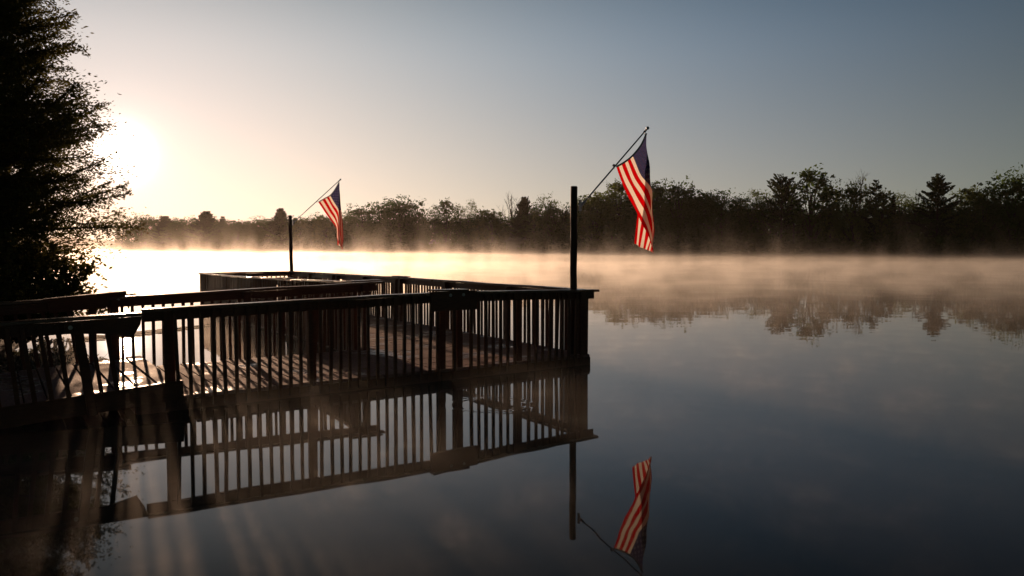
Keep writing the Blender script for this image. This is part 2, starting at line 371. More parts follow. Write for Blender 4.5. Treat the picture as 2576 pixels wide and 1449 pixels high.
# near section of the long platform
s1 = section('dock_platform', 'nearest section of the long brown dock platform, its corner under the larger flag')
deckboards(-WA, 0, 0, 6.49, ZD, 'x').build('deck', m_deck, s1)
hull(s1, -WA, 0, 0, 6.49, ZD - .036)
railing(s1, (0, 0), (-2.32, 0), 1.15, 1.20, ZD, (0, -1), posts=(.06, 1.28, 2.27), over0=.13, pitch=.122)
railing(s1, (0, .05), (0, 6.46), 1.145, 1.13, ZD, (1, 0), posts=(.10, 2.1, 4.3, 6.33))
railing(s1, (-WA, 2.60), (-WA, 6.46), 1.235, 1.15, ZD, (-1, 0), posts=(.06, 1.9, 3.8), phase=.9)
s2 = section('dock_platform', 'middle section of the brown dock platform, between the two railing splices')
deckboards(-WA, 0, 6.50, 10.3, ZD, 'x').build('deck', m_deck, s2)
hull(s2, -WA, 0, 6.51, 10.29, ZD - .036)
railing(s2, (0, 6.50), (0, 10.28), 1.128, 1.095, ZD, (1, 0), posts=(.10, 1.9, 3.6))
railing(s2, (-WA, 6.50), (-WA, 10.28), 1.15, 1.09, ZD, (-1, 0), posts=(.10, 1.9, 3.7))
s3 = section('dock_platform', 'farthest section of the brown dock platform, ending under the smaller flag')
deckboards(-WA, 0, 10.31, WL, ZD, 'x').build('deck', m_deck, s3)
hull(s3, -WA, 0, 10.31, WL, ZD - .036)
railing(s3, (0, 10.31), (0, WL), 1.095, 1.06, ZD, (1, 0), posts=(.10, 1.9, 3.68))
railing(s3, (-WA, 10.31), (-WA, WL), 1.085, 1.06, ZD, (-1, 0), posts=(.10, 1.9, 3.68))
railing(s3, (-.0, WL), (-WA, WL), 1.058, 1.058, ZD, (0, 1), posts=(1.28,), over1=.06)
# splice plates with their bolts
def splice(sec, x, y, z, ln, h, axis, n, label=None):
    mb = MB()
    if axis == 0: mb.beam((x - ln / 2, y, z), (x + ln / 2, y, z), .036, h, cham=.004)
    else: mb.beam((x, y - ln / 2, z), (x, y + ln / 2, z), .036, h, cham=.004)
    pl = mb.build('splice_plate', m_rail, sec)
    for k in (-.06, .14):
        q = (x + (k if axis == 0 else 0) + n[0] * .018, y + (k if axis else 0) + n[1] * .018, z + h * .3); bolt(pl, q, (*n, 0))
splice(s1, -2.42, -.062, 1.075, .72, .26, 0, (0, -1))
MB().beam((-2.2, -.02, 1.215), (-2.75, -.02, 1.224), .16, .022, cham=.004).build('cap_plate', m_cap, s1)
splice(s1, .052, 6.5, 1.05, .6, .15, 1, (1, 0))
MB().beam((0, 6.2, 1.143), (0, 6.8, 1.141), .16, .016, cham=.003).build('cap_plate', m_cap, s1)
MB().beam((-WA, 6.2, 1.166), (-WA, 6.9, 1.156), .16, .018, cham=.003).build('cap_plate', m_cap, s1)
# walkway section
s4 = section('dock_walkway', 'straight brown walkway section between the sagging gangway and the long platform')
deckboards(-6.30, -WA - .01, 0, WK, ZD + .004, 'y').build('deck', m_deck, s4)
hull(s4, -6.30, -WA - .02, 0, WK, ZD - .033)
railing(s4, (-2.34, -.005), (-6.22, -.005), 1.205, 1.135, ZD, (0, -1), posts=(.2, 2.0, 3.60), pitch=.124, bal_to=3.7)
railing(s4, (-WA, WK), (-6.28, WK), 1.235, 1.13, ZD, (0, 1), posts=(.06, 1.9, 3.62), over0=.28, pitch=.128)
MB().beam((-2.35, WK, 1.262), (-2.86, WK, 1.25), .16, .02, cham=.004).build('cap_plate', m_cap, s4)
# gangway: a ramp that falls away to the left and lies on the walkway's end
s5 = section('gangway', 'sagging gangway ramp with leaning balusters, running out of the picture to the bank')
GZ = lambda x: 0.335 + (x + 5.85) * 0.062
GX0, GX1 = -12.2, -5.86
deckboards(GX0, GX1, .02, WK - .02, 0, 'y', zf=lambda x: GZ(x) - .012, w=.19, gap=.014).build('deck', m_deck, s5)
for yy, dd in ((-.06, .10), (WK + .06, .16)):
    mb = MB(); mb.beam((GX0, yy, GZ(GX0) - dd), (GX1 + .02, yy, GZ(GX1) - dd), .05, .21, cham=.006); mb.build('stringer', m_rail, s5)
def ramp_rail(y, sgn, hA, hB, xe, posts, over):
    # posts stand square to the ramp, so they lean; the rail follows the ramp
    lean = -0.125; zf = lambda x: hA + (x + 6.2) * (hB - hA) / -1.3
    mb = MB(); wavy(mb, (GX0, y, zf(GX0)), (xe, y, zf(xe)), .14, .038, n=12, amp=.005); mb.build('cap_rail', m_cap, s5)
    mb = MB(); wavy(mb, (GX0, y + .01 * sgn, zf(GX0) - .085), (xe - .25, y + .01 * sgn, zf(xe - .25) - .085), .038, .125, n=12, amp=.005); mb.build('rail_board', m_rail, s5)
    x = -6.35 - .11
    while x > GX0:
        z1 = zf(x) - .045; z0 = GZ(x) - .2
        if not any(abs(x - q) < .09 for q in posts): baluster(s5, x, y - .03 * (1 if y < 1 else -1), z0, z1, lean, 0, .04)
        x -= .148
    for i_, q in enumerate(posts): post(s5, q, y - .05 * (1 if y < 1 else -1), GZ(q) - .22, zf(q) - .05, .088, 0 if (i_ == 0 and y > 1) else lean)
    return zf
zf = ramp_rail(-.03, 1, 1.085, 1.045, -6.22, (-6.72, -8.6, -10.4), 0)
# the torn end of the front rail board hangs below the rail
tb = MB(); V = [(-6.95, -.085, zf(-6.95) - .02), (-6.24, -.085, zf(-6.24) - .02), (-6.255, -.085, zf(-6.3) - .10), (-6.33, -.085, zf(-6.3) - .235), (-6.62, -.085, zf(-6.6) - .17), (-6.95, -.085, zf(-6.95) - .14)]
V2 = [(a, b_ - .03, c) for a, b_, c in V]; n_ = len(V)
tb.add(V + V2, [tuple(range(n_)), tuple(range(n_, 2 * n_))[::-1]] + [(i + n_, (i + 1) % n_ + n_, (i + 1) % n_, i) for i in range(n_)])
sp = tb.build('splice_plate', m_rail, s5); sp['label'] = 'split board end hanging below the rail'; bolt(sp, (-6.9, -.116, zf(-6.9) - .08), (0, -1, 0))
zf = ramp_rail(WK + .03, -1, 1.135, 1.085, -6.12, (-6.45, -7.9, -9.8), 0)
sb = MB(); sb.beam((-7.0, WK + .0, zf(-7.0) + .005), (-6.05, WK + .0, zf(-6.0) + .04), .15, .05, cham=.006)
sb.beam((-6.95, WK - .04, zf(-7) - .07), (-6.06, WK - .04, zf(-6) - .05), .035, .17, cham=.005)
q = sb.build('splice_plate', m_rail, s5); bolt(q, (-6.15, WK - .06, zf(-6.1) - .04), (0, -1, 0))

# tall posts that carry the flags
def pile(name, x, y, r, h, label, lean=(0, 0)):
    w_ = W2(x, y); g = tag(empty(name, w_), label, 'post')
    pts = []; rr = []
    for i in range(15):
        f = i / 14; z = -.8 + (h + .8) * f
        pts.append((lean[0] * z + .003 * math.sin(i * 1.9), lean[1] * z + .003 * math.cos(i * 2.3), z)); rr.append(r * (1 + .03 * math.sin(i * 2.7) ))
    rr[0] = r; mb = MB().tube(pts, rr, 20); mb.build('shaft', m_post, g, False)
    tz = h; MB().tube([(lean[0] * tz, lean[1] * tz, tz + .0005), (lean[0] * tz, lean[1] * tz, tz + .012)], [r * .97, r * .90], 20).build('post_top', m_post, g)
    return w_
p_near = pile('flag_post', -.215, .13, .052, 2.70, 'tall dark post at the near right corner of the dock, carrying the larger flag')
p_far = pile('flag_post', .0, WL - .12, .052, 2.73, 'slimmer looking tall post at the far corner of the dock, carrying the smaller flag', (-.012, 0))

m_litter = soil('dead_leaf', (0.10, 0.06, 0.03), (0.22, 0.15, 0.07))
V = []; F = []
for i in range(170):
    x, y = (rnd.uniform(-6.2, -.1), rnd.uniform(.1, 2.4)) if i < 90 else (rnd.uniform(-2.5, -.1), rnd.uniform(.1, 13.5))
    a = rnd.uniform(0, 6.28); r_ = rnd.uniform(.01, .035); b0 = len(V); z = ZD + .007
    for k in range(5):
        q = W2(x + r_ * math.cos(a + k * 1.257) * 1.5, y + r_ * math.sin(a + k * 1.257), z + rnd.uniform(0, .016)); V.append(tuple(q))
    F.append(tuple(range(b0, b0 + 5)))
tag(link('leaf_litter', mesh_np('leaf_litter', V, F), m_litter), 'scattered dead leaves and grit lying on the deck boards', None, None, 'stuff')

# ------------------------------------------------------------------ flagpoles and flags
m_flag, t, o = mat('flag_cloth'); l = t.links.new
uv = N(t, 'ShaderNodeUVMap'); sp_ = N(t, 'ShaderNodeSeparateXYZ'); l(uv.outputs[0], sp_.inputs[0]); U, V_ = sp_.outputs[0], sp_.outputs[1]
st = M(t, 'FLOOR', M(t, 'MULTIPLY', V_, 13.0)); st = M(t, 'MODULO', st, 2.0)      # 0 = red, 1 = white
can = M(t, 'MULTIPLY', M(t, 'LESS_THAN', U, 0.4), M(t, 'GREATER_THAN', V_, 6 / 13))
# star field: 11 columns x 9 rows, every other place filled
cu = M(t, 'SUBTRACT', M(t, 'MULTIPLY', U, 12 / 0.4), 0.5); cv = M(t, 'SUBTRACT', M(t, 'MULTIPLY', M(t, 'SUBTRACT', V_, 6 / 13), 10 * 13 / 7), 0.5)
iu, iv = M(t, 'FLOOR', cu), M(t, 'FLOOR', cv)
chk = M(t, 'COMPARE', M(t, 'MODULO', M(t, 'ADD', M(t, 'ADD', iu, iv), 20.0), 2.0), 0.0, 0.1)
ins = M(t, 'MULTIPLY', M(t, 'MULTIPLY', M(t, 'GREATER_THAN', cu, 0.0), M(t, 'LESS_THAN', cu, 11.0)), M(t, 'MULTIPLY', M(t, 'GREATER_THAN', cv, 0.0), M(t, 'LESS_THAN', cv, 9.0)))
du = M(t, 'MULTIPLY', M(t, 'SUBTRACT', M(t, 'SUBTRACT', cu, iu), 0.5), 0.94); dv = M(t, 'SUBTRACT', M(t, 'SUBTRACT', cv, iv), 0.5)
rr_ = M(t, 'SQRT', M(t, 'ADD', M(t, 'MULTIPLY', du, du), M(t, 'MULTIPLY', dv, dv)))
ang = M(t, 'ARCTAN2', du, dv)
am = M(t, 'SUBTRACT', M(t, 'MODULO', M(t, 'ADD', ang, 4 * PI + PI / 5), 2 * PI / 5), PI / 5)
lim = M(t, 'DIVIDE', 0.21, M(t, 'COSINE', M(t, 'SUBTRACT', M(t, 'ABSOLUTE', am), 2 * PI / 5 ) ))
lim = M(t, 'MINIMUM', M(t, 'ABSOLUTE', lim), 0.56)
star = M(t, 'MULTIPLY', M(t, 'MULTIPLY', M(t, 'LESS_THAN', rr_, lim), chk), ins)
def mixc(f, a, b_):
    n = N(t, 'ShaderNodeMix', data_type='RGBA'); l(f, n.inputs['Factor'])
    for k, v in (('A', a), ('B', b_)):
        if isinstance(v, tuple): n.inputs[k].default_value = (*v, 1)
        else: l(v, n.inputs[k])
    return n.outputs['Result']
colr = mixc(can, mixc(st, (0.52, 0.001, 0.003), (0.78, 0.72, 0.62)), mixc(star, (0.04, 0.042, 0.11), (0.75, 0.72, 0.68)))
# sewn seams between the stripes
seam = M(t, 'LESS_THAN', M(t, 'ABSOLUTE', M(t, 'SUBTRACT', M(t, 'FRACT', M(t, 'ADD', M(t, 'MULTIPLY', V_, 13.0), 0.5)), 0.5)), 0.035)
colr = mixc(M(t, 'MULTIPLY', seam, 0.6), colr, (0.10, 0.03, 0.02))
d_ = N(t, 'ShaderNodeBsdfDiffuse'); tr = N(t, 'ShaderNodeBsdfTranslucent'); l(colr, d_.inputs[0])
l(mixc(M(t, 'MULTIPLY', star, can), colr, (0.03, 0.03, 0.08)), tr.inputs[0])
ms = N(t, 'ShaderNodeMixShader', inp={0: 0.6}); l(d_.outputs[0], ms.inputs[1]); l(tr.outputs[0], ms.inputs[2]); l(ms.outputs[0], o.inputs[0])
m_head, t2, o2 = mat('heading_canvas'); b = N(t2, 'ShaderNodeBsdfPrincipled', inp={'Base Color': (0.6, 0.57, 0.5, 1), 'Roughness': 0.9}); t2.links.new(b.outputs[0], o2.inputs[0])

E_DIR = RX @ Vector((1, 0, 0)); E_N = Vector((-E_DIR.y, E_DIR.x, 0))      # pole plane: along the arm's short side
def catmull(P, t_):                        # P: list of vectors at even steps
    n = len(P) - 1; x = min(max(t_ * n, 0), n - 1e-6); i = int(x); f = x - i
    p0, p1, p2, p3 = P[max(i - 1, 0)], P[i], P[i + 1], P[min(i + 2, n)]
    return 0.5 * ((2 * p1) + (p2 - p0) * f + (2 * p0 - 5 * p1 + 4 * p2 - p3) * f * f + (3 * p1 - p0 - 3 * p2 + p3) * f ** 3)
def flag_set(basep, base_px, tip_px, ring_px, table, cmap, which, seed):
    p0 = basep.copy(); base = on_plane(*base_px, p0, E_N); tip = on_plane(*tip_px, p0, E_N); ring = on_plane(*ring_px, p0, E_N)
    g = tag(empty('flagpole', base), which[0], 'flagpole')
    lo = lambda p: p - base
    d = (tip - base).normalized()
    MB().tube([lo(base), lo(base + (tip - base) * .5), lo(tip)], [.0125, .0125, .011], 14).build('pole', m_alu, g, True)
    MB().ball(lo(tip + d * .028), .027, 14, 10).tube([lo(tip - d * .03), lo(tip + d * .01)], [.017, .013], 12).build('finial', m_alu, g, True)
    sl = MB().tube([lo(base - d * .02), lo(base + d * .10)], [.021, .019], 12)
    sl.beam(lo(base) + E_DIR * -.028 + Vector((0, 0, -.09)), lo(base) + E_DIR * -.028 + Vector((0, 0, .07)), .05, .012, up=tuple(E_DIR))
    sl.tube([lo(base) + E_DIR * -.028 + Vector((0, 0, -.06)), lo(base + d * .03)], .008, 8); sl.build('bracket', m_alu, g, False)
    for q in (ring, tip - d * .06):
        r_ = MB().tube([lo(q - d * .014), lo(q + d * .014)], .019, 12)
        r_.tube([lo(q + d.cross(E_N) * 0), lo(q) + Vector((0, 0, -.045)), lo(q) + E_DIR * .02 + Vector((0, 0, -.05))], .004, 6); r_.build('ring', m_alu, g)
    # the cloth
    rows = []
    for s_ in table:
        P = []
        for cx, cy_, dz in s_:
            px, py = cmap(cx, cy_); q = on_plane(px, py, p0, E_N); P.append(q + E_N * dz)
        rows.append(P)
    ns, ntn = 40, 60; me = bpy.data.meshes.new('flag'); V = []; UV = []
    rg = random.Random(seed); ph = [rg.uniform(0, 6) for _ in range(6)]
    for j in range(ntn + 1):
        t_ = j / ntn; colp = [catmull(r_, t_) for r_ in rows]
        for i in range(ns + 1):
            s_ = i / ns
            # table rows stand at s = 0, .23, .46, .73, 1
            ks = [0, .23, .46, .73, 1]; k = max(0, min(3, sum(s_ >= x for x in ks) - 1)); f = (k + (s_ - ks[k]) / (ks[k + 1] - ks[k])) / 4
            p = catmull(colp, f)
            rip = .012 * math.sin(9 * s_ + 5 * t_ + ph[0]) + .008 * math.sin(23 * s_ - 7 * t_ + ph[1]) + .006 * math.sin(31 * s_ + 19 * t_ + ph[2])
            V.append(p + E_N * rip * min(1, t_ * 4) + E_DIR * .004 * math.sin(17 * t_ + 6 * s_ + ph[3])); UV.append((t_, s_))
    F = [(j * (ns + 1) + i, j * (ns + 1) + i + 1, (j + 1) * (ns + 1) + i + 1, (j + 1) * (ns + 1) + i) for j in range(ntn) for i in range(ns)]
    org = V[ns].copy(); me.from_pydata([tuple(v - org) for v in V], [], F); ul = me.uv_layers.new(name='UVMap')
    for lp in me.loops: ul.data[lp.index].uv = UV[lp.vertex_index]
    me.update(); fo = link('flag', me, m_flag, None, True); fo.location = org; tag(fo, which[1], 'flag')
    hm = MB(); hp = [V[i] - org for i in range(ns + 1)]
    for i in range(ns): hm.beam(hp[i], hp[i + 1], .028, .004, up=tuple(E_N)) if False else None
    # heading band: a narrow doubled strip just outside the hoist edge
    VV = []; nrm = []
    for i in range(ns + 1):
        a_ = hp[min(i + 1, ns)] - hp[max(i - 1, 0)]; n_ = E_N.cross(a_).normalized(); n_ = n_ if n_.z > 0 else -n_
        for dd, ww in ((-.003, -.003), (-.003, .026), (.003, .026), (.003, -.003)): VV.append(tuple(hp[i] + n_ * ww + E_N * dd))
    FF = [(i * 4 + k, i * 4 + (k + 1) % 4, (i + 1) * 4 + (k + 1) % 4, (i + 1) * 4 + k) for i in range(ns) for k in range(4)] + [(3, 2, 1, 0), (ns * 4, ns * 4 + 1, ns * 4 + 2, ns * 4 + 3)]
    hb = bpy.data.meshes.new('heading'); hb.from_pydata(VV, [], FF); hb.update(); link('heading', hb, m_head, fo)
    for i in (1, ns - 1): MB().tube([hp[i] + E_N * -.007 + Vector((0, 0, .01)), hp[i] + E_N * .007 + Vector((0, 0, .01))], .010, 10).build('grommet', m_bolt, fo)
c5 = lambda x, y: (1383.6 + .3256 * x, 283.0 + .3256 * y)
c6 = lambda x, y: (660.4 + .217 * x, 408.8 + .217 * y)
tn = [[(515, 425, 0), (572, 575, 0), (640, 715, 0), (700, 850, 0), (758, 960, 0), (804, 1093, 0)],
      [(580, 388, 0), (628, 520, 0), (705, 650, 0), (765, 765, 0), (798, 890, .005), (797, 1078, .02)],
      [(640, 338, 0), (700, 475, 0), (786, 592, .005), (801, 740, .03), (815, 905, .04), (778, 1066, .05)],
      [(705, 255, 0), (765, 380, 0), (778, 500, .05), (775, 650, .07), (770, 830, .08), (738, 1045, .08)],
      [(748, 165, 0), (750, 310, .04), (742, 450, .09), (738, 600, .11), (722, 780, .12), (694, 1012, .12)]]
tf = [[(650, 463, 0), (725, 580, 0), (800, 680, 0), (858, 765, 0), (868, 890, 0), (928, 1013, 0)],
      [(722, 420, 0), (790, 530, 0), (850, 630, 0), (878, 730, 0), (882, 860, .005), (922, 1005, .02)],
      [(787, 383, 0), (835, 465, 0), (885, 560, .005), (900, 700, .02), (905, 850, .03), (938, 1000, .04)],
      [(845, 315, 0), (893, 400, .01), (915, 540, .03), (932, 690, .05), (946, 885, .06), (930, 985, .06)],
      [(892, 232, 0), (897, 330, .04), (888, 470, .08), (885, 640, .10), (882, 820, .11), (884, 955, .11)]]
flag_set(p_near + E_DIR * .052, (1463, 516), (1627, 325), (1544, 416), tn, c5,
         ('slanting silver flagpole bracketed to the near post, holding the larger flag', 'larger red, white and blue stars and stripes flag hanging limp from the near pole'), 3)
flag_set(p_far + E_DIR * .052, (739, 559), (855, 453), (797, 507), tf, c6,
         ('slanting silver flagpole bracketed to the far post, holding the smaller flag', 'smaller looking stars and stripes flag hanging limp from the far pole'), 5)

#TREES#
# ------------------------------------------------------------------ trees
NR = np.random.RandomState(11)
def leaf_mesh(name, C, size, flat=0.0, aspect=1.6, dirs=None):
    """one four-cornered leaf (or clump of leaves) at each centre"""
    n = len(C); C = np.asarray(C); size = np.broadcast_to(np.asarray(size), (n,))
    a = NR.normal(size=(n, 3)) if dirs is None else np.asarray(dirs) + NR.normal(size=(n, 3)) * .45
    a[:, 2] *= (1 - flat); a /= np.linalg.norm(a, axis=1)[:, None] + 1e-9
    r = NR.normal(size=(n, 3)); b = np.cross(a, r); b /= np.linalg.norm(b, axis=1)[:, None] + 1e-9
    a = a * size[:, None] * aspect * .5; b = b * size[:, None] * .5
    V = np.stack([C - a, C + b * .9 - a * .1, C + a, C - b * .9 - a * .1], 1).reshape(-1, 3)
    return mesh_np(name, V, np.arange(4 * n).reshape(-1, 4))
def limb(p0, d, ln, r0, r1, n=5, wob=.12, rise=0.0):
    pts = [Vector(p0)]; d = Vector(d).normalized()
    for i in range(n):
        d = (d + Vector((rnd.gauss(0, wob), rnd.gauss(0, wob), rnd.gauss(0, wob) + rise))).normalized(); pts.append(pts[-1] + d * (ln / n))
    return pts, [r0 + (r1 - r0) * i / n for i in range(n + 1)]
def broadleaf(seed, h=12, w=8, base=.18, n_leaf=3600, leaf=.42, gap=.0, lobes=20, tall=1.0, bare=False, twigs=0):
    rnd.seed(seed); NR.seed(seed); wood_ = MB(); C = []
    tp, tr = limb((0, 0, -1.2), (rnd.uniform(-.06, .06), rnd.uniform(-.06, .06), 1), h * .72 + 1.2, h * .018 + .05, h * .005 + .02, 7, .05, .05)
    wood_.tube(tp, tr, 7)
    ends = []
    for i in range(lobes):
        f = (i + .5) / lobes; zf_ = base + (1 - base) * f
        prof = math.sin(PI * (f * .80 + .17)) ** .8
        az = i * 2.4 + rnd.uniform(-.5, .5); rr = w / 2 * prof * rnd.uniform(.55, 1.0)
        c = Vector((rr * math.cos(az), rr * math.sin(az), h * zf_ * rnd.uniform(.95, 1.03)))
        if i == lobes - 1: c = Vector((rnd.uniform(-.6, .6), 0, h * .95))
        k = min(len(tp) - 1, max(1, int((zf_ * .72) * len(tp)))); st_ = tp[k]
        mid = st_.lerp(c, .5) + Vector((0, 0, -.04 * h * (1 - f)))
        wood_.tube([st_, mid, c], [h * .007 + .015, h * .004 + .012, .015], 5, False); ends.append((c, prof))
        if bare:
            for _ in range(7):
                d = (c - st_).normalized() * .8 + Vector((rnd.gauss(0, .5), rnd.gauss(0, .5), rnd.gauss(.45, .3)))
                q, r_ = limb(mid.lerp(c, rnd.uniform(.1, 1)), d, rnd.uniform(.08, .17) * h, .028, .010, 4, .2, .1); wood_.tube(q, r_, 4, False)
                for _ in range(3):
                    k2 = rnd.randint(1, 3); dd = (q[-1] - q[0]).normalized() + Vector((rnd.gauss(0, .5), rnd.gauss(0, .5), rnd.gauss(.2, .3)))
                    q2, r2 = limb(q[k2], dd, rnd.uniform(.04, .09) * h, .014, .007, 3, .2, .1); wood_.tube(q2, r2, 3, False)
                    if twigs: C += [list(q2[-1] + Vector((rnd.gauss(0, .15), rnd.gauss(0, .15), rnd.gauss(0, .15)))) for _ in range(twigs)]
    if not bare:
        per = n_leaf // lobes
        for c, prof in ends:
            R_ = w * .15 * (0.7 + .5 * rnd.random()); sub = 14
            for _ in range(sub):
                sc = np.array(c) + NR.normal(size=3) * R_ * np.array([.85, .85, .6]); rs = R_ * rnd.uniform(.14, .42)
                C.append(sc + NR.normal(size=(per // sub, 3)) * rs * np.array([1, 1, .7]))
        C = np.concatenate(C); C = C[(C[:, 2] > h * base * .5)]
        C[:, 2] *= h / np.percentile(C[:, 2], 98.8)
    else: C = np.array(C) if C else None
    return wood_.mesh('trunk'), (leaf_mesh('crown', C, leaf * NR.uniform(.6, 1.3, len(C)), aspect=1.3) if C is not None else None)
def conifer(seed, h=14, w=6.5, base=.1, whorl=.8, per=6, leaf=.34, droop=-.1, power=.8, gap=.15, up=.0, dens=9):
    rnd.seed(seed); NR.seed(seed); wood_ = MB(); C = []; D = []
    wood_.tube([(0, 0, -1.2), (rnd.uniform(-.1, .1), rnd.uniform(-.1, .1), h * .5), (0, 0, h)], [h * .016 + .04, h * .011 + .02, .015], 7)
    z = h * base
    while z < h * .985:
        f = (z - h * base) / (h * (1 - base)); rad = w / 2 * ((1 - f) ** power) * rnd.uniform(.75, 1.1) + .12
        if f < .12: rad *= .75 + f * 2
        for k in range(per):
            if rnd.random() < gap: continue
            az = rnd.uniform(0, 2 * PI); ln = rad * rnd.uniform(.6, 1.08)
            d = Vector((math.cos(az), math.sin(az), droop + up * f + rnd.uniform(-.12, .12)))
            q, r_ = limb((0, 0, z + rnd.uniform(-.2, .2) * whorl), d, ln, .02 + .012 * ln, .008, 4, .06, .05)
            wood_.tube(q, r_, 4, False)
            n_ = max(3, int(ln * dens))
            for i in range(n_):
                g = (i + rnd.random()) / n_; g = .12 + .9 * g; x = g * 4; i0 = min(3, int(x)); p = q[i0].lerp(q[i0 + 1], x - i0)
                wd = .09 * ln * (1.25 - g) + .12; sdv = Vector((-d.y, d.x, 0)).normalized() * rnd.uniform(-1, 1) * wd * 2.4
                C.append(p + sdv + Vector((0, 0, rnd.uniform(-.10, .12) * leaf * 2))); D.append(d * .8 + sdv.normalized() * .6 + Vector((0, 0, .15)))
        z += whorl * rnd.uniform(.75, 1.2) * (1 - .45 * f)
    C = np.array([list(c) for c in C]); D = np.array([list(d) for d in D])
    return wood_.mesh('trunk'), leaf_mesh('crown', C, leaf * NR.uniform(.7, 1.3, len(C)), dirs=D, aspect=2.0)
KINDS = {
 'full0': lambda: broadleaf(1, 12, 9, lobes=30, n_leaf=6500, leaf=.30), 'full1': lambda: broadleaf(2, 12, 8, lobes=34, n_leaf=6500, leaf=.29), 'full2': lambda: broadleaf(3, 12, 10, base=.10, lobes=38, n_leaf=8000, leaf=.30),
 'full3': lambda: broadleaf(4, 12, 7.5, base=.15, lobes=26, n_leaf=5500, leaf=.29), 'full4': lambda: broadleaf(5, 12, 8.5, base=.12, lobes=30, n_leaf=6500, leaf=.30),
 'airy0': lambda: broadleaf(6, 12, 6.5, base=.30, n_leaf=2600, leaf=.22, lobes=26), 'airy1': lambda: broadleaf(7, 12, 6, base=.3, n_leaf=2300, leaf=.22, lobes=24),
 'airy2': lambda: broadleaf(8, 12, 7, base=.42, n_leaf=1900, leaf=.22, lobes=20), 'tall0': lambda: broadleaf(9, 12, 5.2, base=.25, n_leaf=4200, leaf=.27, lobes=26),
 'tall1': lambda: broadleaf(10, 12, 5.8, base=.25, n_leaf=4200, leaf=.28, lobes=24),
 'bare0': lambda: broadleaf(12, 12, 6.5, base=.45, lobes=13, bare=True), 'bare1': lambda: broadleaf(13, 12, 6, base=.4, lobes=12, bare=True, twigs=1, leaf=.2),
 'pine0': lambda: conifer(21, 14, 14.5, base=.12, whorl=1.15, per=7, gap=.2, droop=.02, up=.5, power=.78, leaf=.22, dens=34),
 'pine1': lambda: conifer(22, 12, 13, base=.3, whorl=1.0, per=6, gap=.28, droop=.35, up=1.0, power=.62, leaf=.20, dens=30),
 'pine2': lambda: conifer(23, 12, 11, base=.15, whorl=.6, per=9, gap=.1, droop=.15, up=.9, power=.62, leaf=.24, dens=32),
 'spire0': lambda: conifer(24, 12, 4.4, base=.06, whorl=.4, per=9, gap=.05, droop=-.2, power=.95, leaf=.18, dens=34),
 'spire1': lambda: conifer(25, 12, 5.4, base=.25, whorl=.9, per=5, gap=.3, droop=.1, up=.6, power=.55, leaf=.20, dens=32),
}
BUILT = {}
HGT = {'pine0': 14}
def tree(kind, x, y, h, label, cat, group=None, ws=1.0, name=None, m=None):
    if kind not in BUILT: BUILT[kind] = KINDS[kind]()
    tm, cm = BUILT[kind]; h0 = HGT.get(kind, 12)
    nm = name or {'f': 'broadleaf_tree', 'a': 'broadleaf_tree', 't': 'broadleaf_tree', 'b': 'bare_tree', 'p': 'pine_tree', 's': 'spruce_tree'}[kind[0]]
    gz = 0.5
    g = tag(empty(nm, (x, y, gz), rnd.uniform(0, 6.28)), label, cat, group); k = h / h0; g.scale = (k * ws, k * ws, k)
    link('trunk', tm, m_bark, g)
    if cm is not None:
        c = link('crown', cm, None, g); 
        if not cm.materials: cm.materials.append(m_leaf)
        c.material_slots[0].link = 'OBJECT'; c.material_slots[0].material = m or (m_needle if kind[0] in 'ps' else m_leaf)
    return g
PT, BT, BA, SP = 'pine tree', 'tree', 'bare tree', 'spruce tree'
